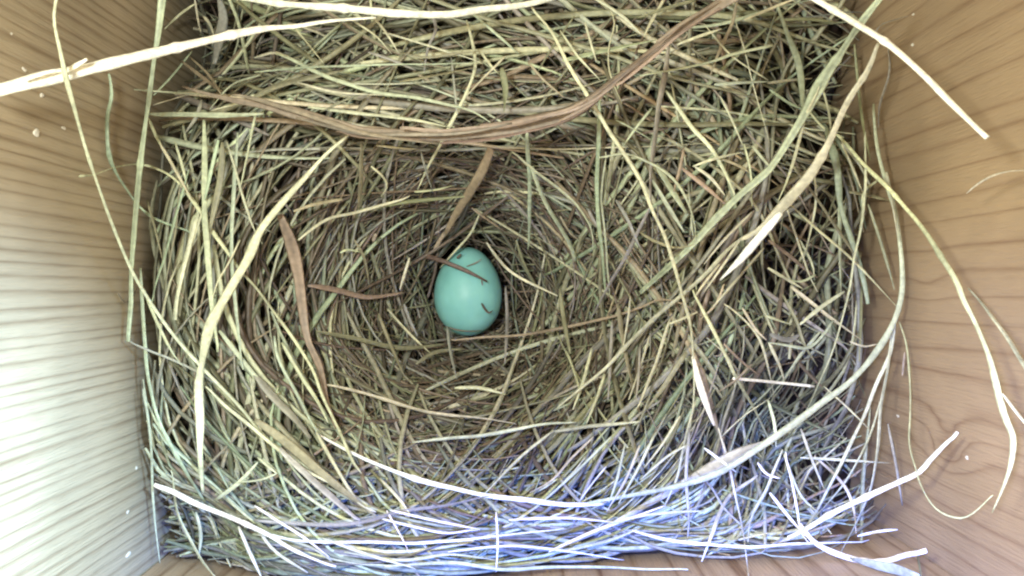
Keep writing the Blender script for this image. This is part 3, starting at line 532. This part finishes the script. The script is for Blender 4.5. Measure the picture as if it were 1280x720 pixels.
# the further straws one can tell apart: points, width in photo pixels, colour
MORE = [
 ([(200,180),(215,205),(240,250)],4,'P'),([(186,148),(195,170),(206,190)],4,'P'),([(219,178),(228,208),(236,240)],3.5,'P'),
 ([(255,150),(256,200),(255,265),(258,310),(262,360),(266,398),(272,440)],8,'G'),([(273,175),(264,213),(256,250)],5.5,'G'),
 ([(236,212),(223,258),(208,308),(195,350),(189,385)],5.5,'G'),([(297,165),(293,240),(290,290),(290,340),(294,380),(299,420),(304,462)],6,'G'),
 ([(320,140),(312,180),(306,210),(298,245)],4,'P'),([(283,176),(295,215),(303,245),(315,280),(328,305)],3.4,'G'),([(184,250),(195,290),(204,328)],3.4,'O'),
 ([(278,178),(276,220),(268,260),(262,290)],9,'O'),([(225,230),(222,280),(214,320),(206,362)],3,'O'),([(258,250),(245,290),(232,330)],3,'P'),
 ([(300,300),(285,330),(272,352),(266,372)],3,'P'),([(345,67),(380,80),(420,100),(470,115),(520,122),(560,132),(590,140),(613,153)],5.5,'G'),
 ([(318,72),(340,66),(352,68),(385,83)],4.5,'P'),([(368,35),(385,55),(405,80)],3.4,'P'),([(440,25),(470,45),(490,68)],3.4,'P'),([(466,21),(482,40),(498,66)],3,'P'),
 ([(478,41),(530,55),(580,70),(604,80)],3.6,'P'),([(318,90),(400,83),(480,80),(540,79),(592,79)],3,'G'),([(372,103),(420,115),(480,119)],3.4,'P'),
 ([(385,134),(450,141),(520,150),(562,159)],4.6,'P'),([(592,18),(620,42),(648,67)],4.6,'G'),([(564,72),(568,110),(571,142)],3.4,'Y'),([(599,62),(612,80),(621,90)],4,'P'),
 ([(632,70),(604,98),(583,120)],3,'P'),([(627,85),(632,112),(630,140)],9,'O'),([(500,102),(545,94),(595,84)],6,'O'),([(322,116),(370,101),(430,88)],7,'O'),
 ([(500,66),(535,72),(560,68),(600,64)],3,'O'),([(460,65),(490,75),(520,88)],4,'Y'),([(400,140),(450,118),(500,108)],3,'O'),([(535,10),(545,35),(535,60),(530,90)],4,'Y'),
 ([(240,64),(215,95),(192,119)],3.6,'G'),([(186,142),(230,142),(280,144),(330,142)],6.5,'G'),([(168,112),(220,116),(265,118)],3.2,'P'),([(192,131),(232,119)],3.2,'P'),
 ([(243,5),(225,18),(206,36)],3.2,'P'),([(243,-4),(247,22),(251,42)],2.8,'P'),([(225,75),(255,98),(292,126)],4.6,'T'),([(236,70),(262,95),(282,128)],3.2,'T'),
 ([(254,20),(262,30),(268,46)],4.6,'P'),([(325,94),(290,106),(262,137)],3.2,'G'),([(318,118),(300,128),(264,138)],3,'P'),([(252,125),(246,145),(232,166)],5,'Y'),
 ([(763,12),(768,30),(762,60),(762,85),(768,106),(778,130)],3.6,'P'),([(703,76),(740,67),(780,58),(820,50)],7,'G'),([(832,-4),(817,22),(805,45)],4.6,'P'),
 ([(740,-4),(775,18),(802,43)],5,'P'),([(846,56),(875,45),(902,36)],3.6,'P'),([(870,0),(840,8),(798,22)],5,'O'),([(922,-4),(915,30),(900,62),(888,94)],4.6,'T'),
 ([(920,28),(932,65),(940,100),(948,132),(956,160),(962,184)],3.4,'P'),([(893,106),(930,103),(964,102)],5,'G'),([(700,38),(722,70),(750,100)],3.2,'P'),([(731,28),(738,52),(746,78)],3,'P'),
 ([(770,150),(795,163),(822,180)],3.4,'G'),([(815,135),(795,160),(778,184)],3.4,'P'),([(718,20),(690,60),(672,90)],3,'O'),([(660,78),(680,100),(705,122)],3.4,'T'),
 ([(900,120),(915,150),(930,185)],3.4,'P'),([(960,100),(915,70),(880,30)],3,'P'),([(852,35),(905,30),(960,12),(1015,0)],4,'G'),([(930,25),(965,10),(1000,-4)],4,'P'),
 ([(960,104),(990,100),(1015,98)],4,'P'),([(962,112),(985,128),(1010,140)],3.6,'G'),([(975,25),(1010,24),(1045,28)],5,'O'),([(960,45),(1000,52),(1045,48)],3,'O'),
 ([(1068,55),(1072,100),(1078,150),(1088,200)],4,'O'),([(1090,50),(1100,32),(1118,25),(1135,20)],3,'Y'),([(1110,60),(1112,90),(1100,130),(1098,160)],5,'Y'),
 ([(1008,135),(1030,160),(1055,172)],3.6,'P'),([(1028,110),(1036,140),(1040,175)],3,'P'),([(960,300),(985,318),(1005,335),(1022,347)],5.4,'T'),([(984,262),(1000,310),(1012,345),(1022,365)],3.2,'P'),
 ([(1020,343),(1000,352),(972,345)],4,'P'),([(960,335),(985,350),(1005,362)],4,'P'),([(1018,215),(1020,250),(1014,285),(1003,330)],3,'P'),([(1062,240),(1090,245),(1115,252)],6,'O'),
 ([(990,205),(1020,245),(1045,285),(1065,315),(1075,335)],5,'O'),([(1052,180),(1066,210),(1078,240)],3.2,'P'),([(1098,225),(1080,240),(1078,265)],3.4,'P'),
 ([(988,358),(1010,375),(1035,395),(1060,413),(1078,426)],5.6,'P'),([(1056,364),(1025,385),(997,408)],6,'P'),([(958,395),(990,406)],4.6,'P'),([(978,368),(995,400),(1005,430),(1022,458)],4.4,'O'),
 ([(1026,414),(1000,445),(980,475),(960,500)],5.4,'P'),([(961,428),(975,458),(981,478)],4.4,'P'),([(1077,358),(1076,400),(1074,452)],4.4,'O'),([(1062,427),(1080,433),(1097,430)],2.8,'P'),
 ([(1030,483),(1060,510),(1088,538)],3,'P'),([(1042,400),(1028,420),(1010,435),(985,432),(960,428)],4.4,'G'),([(962,418),(985,425),(1000,418)],8,'Y'),([(960,500),(968,530),(970,560)],4,'P'),
 ([(905,380),(925,395),(942,412),(952,430),(960,460),(968,500)],3.4,'P'),([(905,355),(895,380),(875,400)],3.4,'T'),([(928,385),(945,412),(958,425)],4,'P'),
 ([(836,405),(850,400),(872,390)],4,'P'),([(700,360),(705,400),(713,442)],6,'O'),([(772,380),(777,420),(785,455),(796,498)],7.5,'O'),([(838,398),(822,450),(806,488),(795,512)],5,'P'),
 ([(756,468),(745,500),(733,530)],4.6,'P'),([(740,435),(728,480),(716,512)],4.6,'P'),([(858,440),(832,480),(808,512)],7,'O'),([(708,438),(718,465),(726,492)],3.4,'P'),
 ([(765,400),(763,450),(760,500)],4.4,'Y'),([(800,430),(798,470),(795,500)],3.4,'Y'),([(788,370),(785,400),(778,440)],3.6,'P'),([(812,420),(800,460),(786,500)],3.4,'P'),
 ([(900,330),(880,355),(868,372)],3.6,'P'),([(955,310),(925,345),(890,385)],4.4,'P'),([(925,300),(905,330),(880,365)],3.4,'P'),([(940,265),(905,300),(880,330)],3.6,'P'),
 ([(820,205),(840,238),(859,268)],9,'G'),([(815,225),(830,250),(855,290)],6,'G'),([(868,208),(888,222),(906,244)],4.4,'P'),([(866,208),(895,198),(930,190)],3.4,'P'),
 ([(900,198),(925,208),(940,218)],4,'T'),([(930,180),(938,215),(940,258)],3.4,'P'),([(940,182),(955,200),(968,215)],4,'G'),([(855,185),(850,210),(842,240)],4.6,'T'),
 ([(800,290),(815,300),(845,310),(870,305)],4,'O'),([(770,250),(785,275),(800,310)],4.6,'Y'),([(735,262),(745,280),(760,300)],4,'Y'),
 ([(484,386),(505,410),(525,430),(540,443)],4.4,'P'),([(473,392),(488,430),(506,472)],4.6,'O'),([(559,408),(563,440),(571,474)],5,'Y'),([(568,485),(600,485),(632,493)],5,'P'),
 ([(395,414),(440,422),(500,435),(556,430)],7,'O'),([(632,358),(634,400),(631,455)],4.4,'Y'),([(505,380),(512,400),(522,420)],4,'Y'),([(520,455),(545,440),(580,436)],5,'O'),
 ([(470,182),(500,185),(524,187)],3.4,'P'),([(452,178),(451,225),(448,262)],7,'O'),([(373,300),(410,275),(450,265),(512,245)],4.4,'P'),([(450,262),(490,255),(530,250),(592,245)],5,'O'),
 ([(464,208),(478,220),(484,233),(476,246)],3.4,'P'),([(443,300),(455,322),(461,352)],4,'O'),([(518,240),(545,237),(566,232)],3.4,'P'),([(526,190),(533,215),(541,240)],3,'Y'),
 ([(470,292),(466,302)],5,'T'),([(425,316),(435,312),(450,315)],3.4,'P'),([(512,322),(505,345),(500,362)],4,'P'),([(608,303),(620,320),(635,337),(655,350),(680,362),(697,370)],4,'P'),
 ([(700,270),(712,290),(724,300)],3.4,'T'),([(645,300),(655,330),(672,362)],4,'O'),([(668,290),(685,325),(695,362)],4,'O'),([(590,260),(610,275),(632,290)],3.4,'T'),
 ([(352,428),(375,468),(396,500),(410,528)],5.4,'P'),([(343,420),(347,445),(365,480),(385,520),(402,548)],4.6,'G'),([(318,468),(345,500),(370,525),(388,548)],12,'Y'),
 ([(257,483),(280,508),(310,532),(345,560),(385,588),(430,612)],4.6,'P'),([(274,413),(295,440),(315,465),(332,484)],6.4,'G'),([(180,362),(195,400),(215,440),(229,458)],4.6,'P'),
 ([(318,525),(345,545),(380,575),(425,610),(470,645)],12,'O'),([(350,560),(385,595),(420,625),(450,650)],9,'Y'),([(395,540),(420,585),(445,625),(470,640)],5,'P'),
 ([(214,588),(222,640),(235,670),(252,700),(272,724)],6.4,'P'),([(245,640),(251,668),(248,698)],4.4,'P'),([(179,486),(186,520),(190,560),(191,610),(195,660),(200,704)],3.6,'G'),
 ([(298,658),(312,690),(328,724)],4.6,'P'),([(322,662),(345,690),(385,716)],4.6,'P'),([(268,626),(298,604),(322,578)],5.4,'P'),([(322,572),(346,592)],3.6,'P'),([(346,592),(325,600),(298,603)],3.4,'P'),
 ([(318,632),(345,650),(380,672),(412,697)],5.4,'W'),([(318,660),(360,672),(420,676),(500,678),(560,676),(600,673),(660,665),(705,660)],5,'W'),([(318,668),(350,672),(390,685),(415,702)],3.6,'P'),
 ([(476,648),(520,660),(560,667),(597,663)],4.6,'W'),([(488,638),(540,650),(600,662)],4.6,'W'),([(318,650),(400,655),(450,652),(500,640),(560,632),(612,620)],6.4,'Y'),
 ([(636,650),(700,647),(765,653),(800,643)],5.4,'W'),([(686,690),(740,665),(780,650),(832,632)],5.4,'W'),([(760,655),(800,645),(850,640),(880,639)],4.6,'P'),
 ([(425,540),(440,575),(452,592)],4.4,'P'),([(475,598),(500,625),(512,642)],3.6,'P'),([(483,638),(500,668),(512,692)],3.6,'W'),([(692,538),(650,572),(606,617)],3.8,'P'),
 ([(742,546),(715,572),(690,600),(662,616)],3.6,'P'),([(765,545),(725,585),(680,626)],3.4,'P'),([(758,583),(740,605),(724,627)],3.6,'W'),([(781,556),(771,600),(761,628)],3.6,'P'),
 ([(800,556),(782,600),(758,640)],3.6,'P'),([(820,540),(798,585),(773,630)],3.6,'P'),([(850,520),(828,555),(805,585)],3.8,'P'),([(862,555),(835,570),(800,600)],3.6,'P'),
 ([(870,500),(855,560),(845,600),(830,636)],3.6,'P'),([(862,535),(858,600),(860,650),(858,678)],5,'Y'),([(898,535),(910,575),(920,620),(930,665),(936,724)],3.8,'P'),
 ([(947,594),(915,620),(898,645),(885,680),(877,702)],5,'P'),([(978,562),(966,590),(958,612),(940,645),(935,678)],4,'P'),([(982,565),(990,600),(997,640),(1001,666),(1012,680)],4.6,'W'),
 ([(962,616),(985,645),(1007,670)],5.6,'W'),([(980,568),(992,600),(1003,622),(1023,641)],3.8,'P'),([(1001,536),(1015,575),(1030,611)],4,'P'),([(1018,570),(1045,595),(1060,615),(1068,640),(1070,667)],3.6,'P'),
 ([(1072,670),(1100,664),(1122,662)],5,'W'),([(1000,572),(1050,575),(1114,579)],4,'P'),([(925,655),(905,635),(890,610),(870,590)],3.4,'Y'),([(1110,530),(1120,580),(1128,632)],5,'Y'),
 ([(900,548),(930,520),(962,498)],5.6,'P'),([(700,690),(760,676),(800,660)],4,'P'),([(430,690),(500,700),(560,694),(620,700)],4.4,'P'),([(560,690),(640,682),(720,690),(780,700)],4.4,'W'),
 ([(400,672),(450,690),(520,712)],4,'P'),([(620,640),(622,680),(620,715)],4,'W'),([(480,708),(560,705),(640,712),(720,708),(860,712)],4.6,'P'),([(880,560),(900,575),(920,590)],5,'W'),
 ([(947,578),(958,592),(975,598)],6,'W'),([(1000,300),(1015,330),(1018,350)],3.4,'P'),([(905,430),(925,450),(950,470)],3.4,'T'),([(940,455),(920,475),(898,490)],4,'T'),
]
for pts, wd, key in MORE:
    mx, my = np.mean([p[0] for p in pts]), np.mean([p[1] for p in pts])
    z0 = random.uniform(1, 8)
    trace(pts, wd*(.72 if key == 'W' else .95), key, zz=([z0, z0+1] if mx > 860 and my > 500 else None), off=5.0+2.8*rng.random(), bright=(1.08 if key in 'PW' else 1.0), fold=(.15 if wd > 6 else 0))

# ------------------------------------------------------------------ the woven mass
def direction(x, y):
    """grain direction (radians, plan) and spread for a straw whose middle is at (x, y)"""
    d = H-float(surf(x, y)); px = 640+x/d*F; py = 360-y/d*F
    tang = math.atan2((x-CX)/RX**2, -(y-CY)/RY**2)     # tangent of the cup ellipse
    r = math.hypot((x-CX)/RX, (y-CY)/RY)
    u = random.random()
    if py < 190:
        a = math.radians(random.gauss(-8, 22)) if u < .62 else random.uniform(0, math.pi); return a, 0.3
    if px > 740 and py < 520 and r > .55:
        a = math.radians(random.gauss(58, 16)) if u < .5 else math.radians(random.gauss(-58, 16)) if u < .85 else random.uniform(0, math.pi); return a, .2
    if px > 690 and 500 <= py < 615:
        return math.radians(random.gauss(54, 14)), .2
    if py >= 600:
        return (math.radians(random.gauss(0, 12)) if u < .6 else tang+random.gauss(0, .4)), .8
    if px < 430 and r > .6:
        return (tang if u < .5 else math.radians(80))+random.gauss(0, .16), .8
    if r < .55: return tang+random.gauss(0, .7), .5
    return tang+random.gauss(0, .4), .6

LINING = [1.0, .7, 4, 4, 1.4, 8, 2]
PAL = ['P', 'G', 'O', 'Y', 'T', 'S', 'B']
def filler(cnt, off_lo, off_hi, wlo, whi, llo, lhi, weights, region=None, gap_shade=1.0):
    out = []
    tries = 0
    while len(out) < cnt and tries < cnt*30:
        tries += 1
        x = random.uniform(-XW+2, XW-2); y = random.uniform(YB0+3, 72)
        if y < yb(x)+2: continue
        r = math.hypot((x-CX)/RX, (y-CY)/RY)
        if region and not region(x, y, r): continue
        h = max(1.2*math.exp(-((x-57)**2+(y+36)**2)/260), math.exp(-((x-62)**2+(y-5)**2)/160), math.exp(-((x+70)**2+(y-56)**2)/150), math.exp(-((x-68)**2+(y-44)**2)/120))
        if random.random() < .8*h: continue
        a, cur = direction(x, y)
        L = random.uniform(llo, lhi); wd = random.uniform(wlo, whi)
        if r < .7: L *= .55; wd *= .72
        sgn = random.choice((-1, 1))
        kap = random.gauss(0, .010)
        if cur > .4 and r > .5:
            cr = ((x-CX)*math.sin(a)-(y-CY)*math.cos(a))        # curve around the cup
            kap += cur*(1.0 if cr > 0 else -1.0)/max(30, 38*r)
        n = max(7, int(L/4.5))
        s = np.linspace(-L/2, L/2, n)
        ang = a+kap*s+(np.cumsum(rng.normal(0, .035, n)) if random.random() < .6 else 0)
        ds = L/(n-1)
        X = np.cumsum(np.cos(ang))*ds; Y = np.cumsum(np.sin(ang))*ds
        m = n//2; X = X-X[m]+x; Y = Y-Y[m]+y
        ok = (np.abs(X) < XW-1.2) & (Y < YT-2) & (Y > yb(X)+1.2)
        i0 = m
        while i0 > 0 and ok[i0-1]: i0 -= 1
        i1 = m
        while i1 < n-1 and ok[i1+1]: i1 += 1
        X, Y = X[i0:i1+1], Y[i0:i1+1]; n = len(X)
        if n < 4: continue
        Z = surf(X, Y)
        k = max(1, n//5); Zs = Z
        for _ in range(2):
            zp = np.pad(Zs, k, mode='reflect', reflect_type='odd') if n > k+1 else np.pad(Zs, k, mode='edge')
            Zs = np.convolve(zp, np.ones(2*k+1)/(2*k+1), 'same')[k:-k]
        off = random.uniform(off_lo, off_hi)
        if r < .75: off *= .55
        Z = np.clip(Zs, Z, Z+1.6)+off+np.linspace(-1, 1, n)*random.gauss(0, 1.1)
        # clear of the egg
        e2 = ((X-EX)/(ER+.7))**2+((Y-EY)/(EA+.7))**2
        if np.any(e2+((Z-EZ)/(ER+.6))**2 < 1) or np.any((e2 < 1.0) & (Z > EZ)): continue
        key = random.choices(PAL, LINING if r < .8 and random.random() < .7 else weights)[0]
        out.append((np.stack([X, Y, Z], 1), wd, key, gap_shade))
    return out

def mesh_of(sp, sides):
    path, wd, key, gap_shade = sp
    n = len(path)
    wv = wd*taper(n, .6, .35, .1, .4)
    v, nn, k = strand_mesh(path, wv, random.uniform(.25, .75), random.gauss(0, .8), random.gauss(0, .7), sides)
    b = random.uniform(.42, 1.08)*gap_shade  # last factor puts the shade between straws into their colour
    return v, nn, k, tint_along([c*b for c in C[key]], nn, k, .16)

deep = filler(520, -18, -9, .65, 1.6, 40, 100, [.6, .6, 3, 2, 1, 7, 2], gap_shade=.45)  # lower layers coloured darker: shade of the gaps painted in
midl = filler(600, -11, -2.5, .55, 1.6, 40, 110, [4, 2.6, 5, 3, 2.5, 3.5, .8], gap_shade=.75)
top = filler(580, -4.5, 1.2, .5, 1.6, 35, 105, [6.5, 3.6, 4, 3, 2, 2, .5])
edge = filler(420, -4, 3.0, .5, 1.2, 35, 90, [6, 4, 2, 3, 1, 1, 0], region=lambda x, y, r: y < -45)
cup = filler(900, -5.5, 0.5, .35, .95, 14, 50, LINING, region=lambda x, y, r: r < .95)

room = max(0, 296-len(USED))
def shown(sp):
    p, wd, key, _ = sp
    L = np.linalg.norm(np.diff(p, axis=0), axis=1).sum(); m = p[len(p)//2]; d = H-m[2]
    px, py = 640+m[0]/d*F, 360-m[1]/d*F
    if not (0 < px < 1280 and 10 < py < 705): return -1
    return L*wd*(p[:, 2]-surf(p[:, 0], p[:, 1])).clip(-1, 6).mean()
order = sorted(range(len(top)), key=lambda i: -shown(top[i]))
single = set(order[:room])
for i in sorted(single):
    v, n, k, tc = mesh_of(top[i], 6)
    path, wd, key, _ = top[i]
    f = strand_faces(n, k).tolist(); f.append(list(range(k))[::-1]); f.append(list(range((n-1)*k, n*k)))
    o = mesh_obj('grass_straw', v, f, M_STRAW, origin=path[n//2], tint=tc)
    d = H-path[:, 2]; PX = 640+path[:, 0]/d*F; PY = 360-path[:, 1]/d*F
    L = np.hypot(np.diff(PX), np.diff(PY)).sum(); ch = math.hypot(PX[-1]-PX[0], PY[-1]-PY[0])
    a = math.degrees(math.atan2(-(PY[-1]-PY[0]), PX[-1]-PX[0])); a = (a+90) % 180-90
    tag(o, describe(PX.mean(), PY.mean(), wd/d.mean()*F*.8, key, a, L > 1.05*ch, L), 'straw', 'loose dry grass straws of the nest')
    USED.append(o)

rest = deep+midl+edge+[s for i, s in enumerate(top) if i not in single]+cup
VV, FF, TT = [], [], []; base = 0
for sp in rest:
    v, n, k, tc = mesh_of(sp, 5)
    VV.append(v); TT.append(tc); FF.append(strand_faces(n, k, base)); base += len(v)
# the packed bed under the straws, its near-black colour standing in for gap shade
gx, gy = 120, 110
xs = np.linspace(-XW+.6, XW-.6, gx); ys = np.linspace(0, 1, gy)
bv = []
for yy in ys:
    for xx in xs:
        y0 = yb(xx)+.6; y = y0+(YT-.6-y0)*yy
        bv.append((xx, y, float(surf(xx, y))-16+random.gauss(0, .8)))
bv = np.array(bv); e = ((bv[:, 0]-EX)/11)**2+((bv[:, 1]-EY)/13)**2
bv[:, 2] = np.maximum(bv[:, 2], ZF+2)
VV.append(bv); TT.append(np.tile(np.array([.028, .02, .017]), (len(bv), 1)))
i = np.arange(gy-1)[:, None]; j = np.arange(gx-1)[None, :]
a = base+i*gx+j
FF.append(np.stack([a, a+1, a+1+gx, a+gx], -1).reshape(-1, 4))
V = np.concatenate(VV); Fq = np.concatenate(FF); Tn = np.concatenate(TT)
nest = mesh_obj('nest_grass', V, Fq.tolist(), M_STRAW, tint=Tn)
tag(nest, 'woven cup of countless fine dry grass stems filling the wooden box', 'nest', kind='stuff')

# equal labels mean straws nothing tells apart: they keep one group of their own
by = {}
for o in USED: by.setdefault(o['label'], []).append(o)
for lab, os_ in by.items():
    if len(os_) > 1:
        for o in os_: o['group'] = 'like straws: '+lab.split(', ', 1)[-1][:60]
print('straws', len(USED), 'labels', len(by), 'verts', len(V))
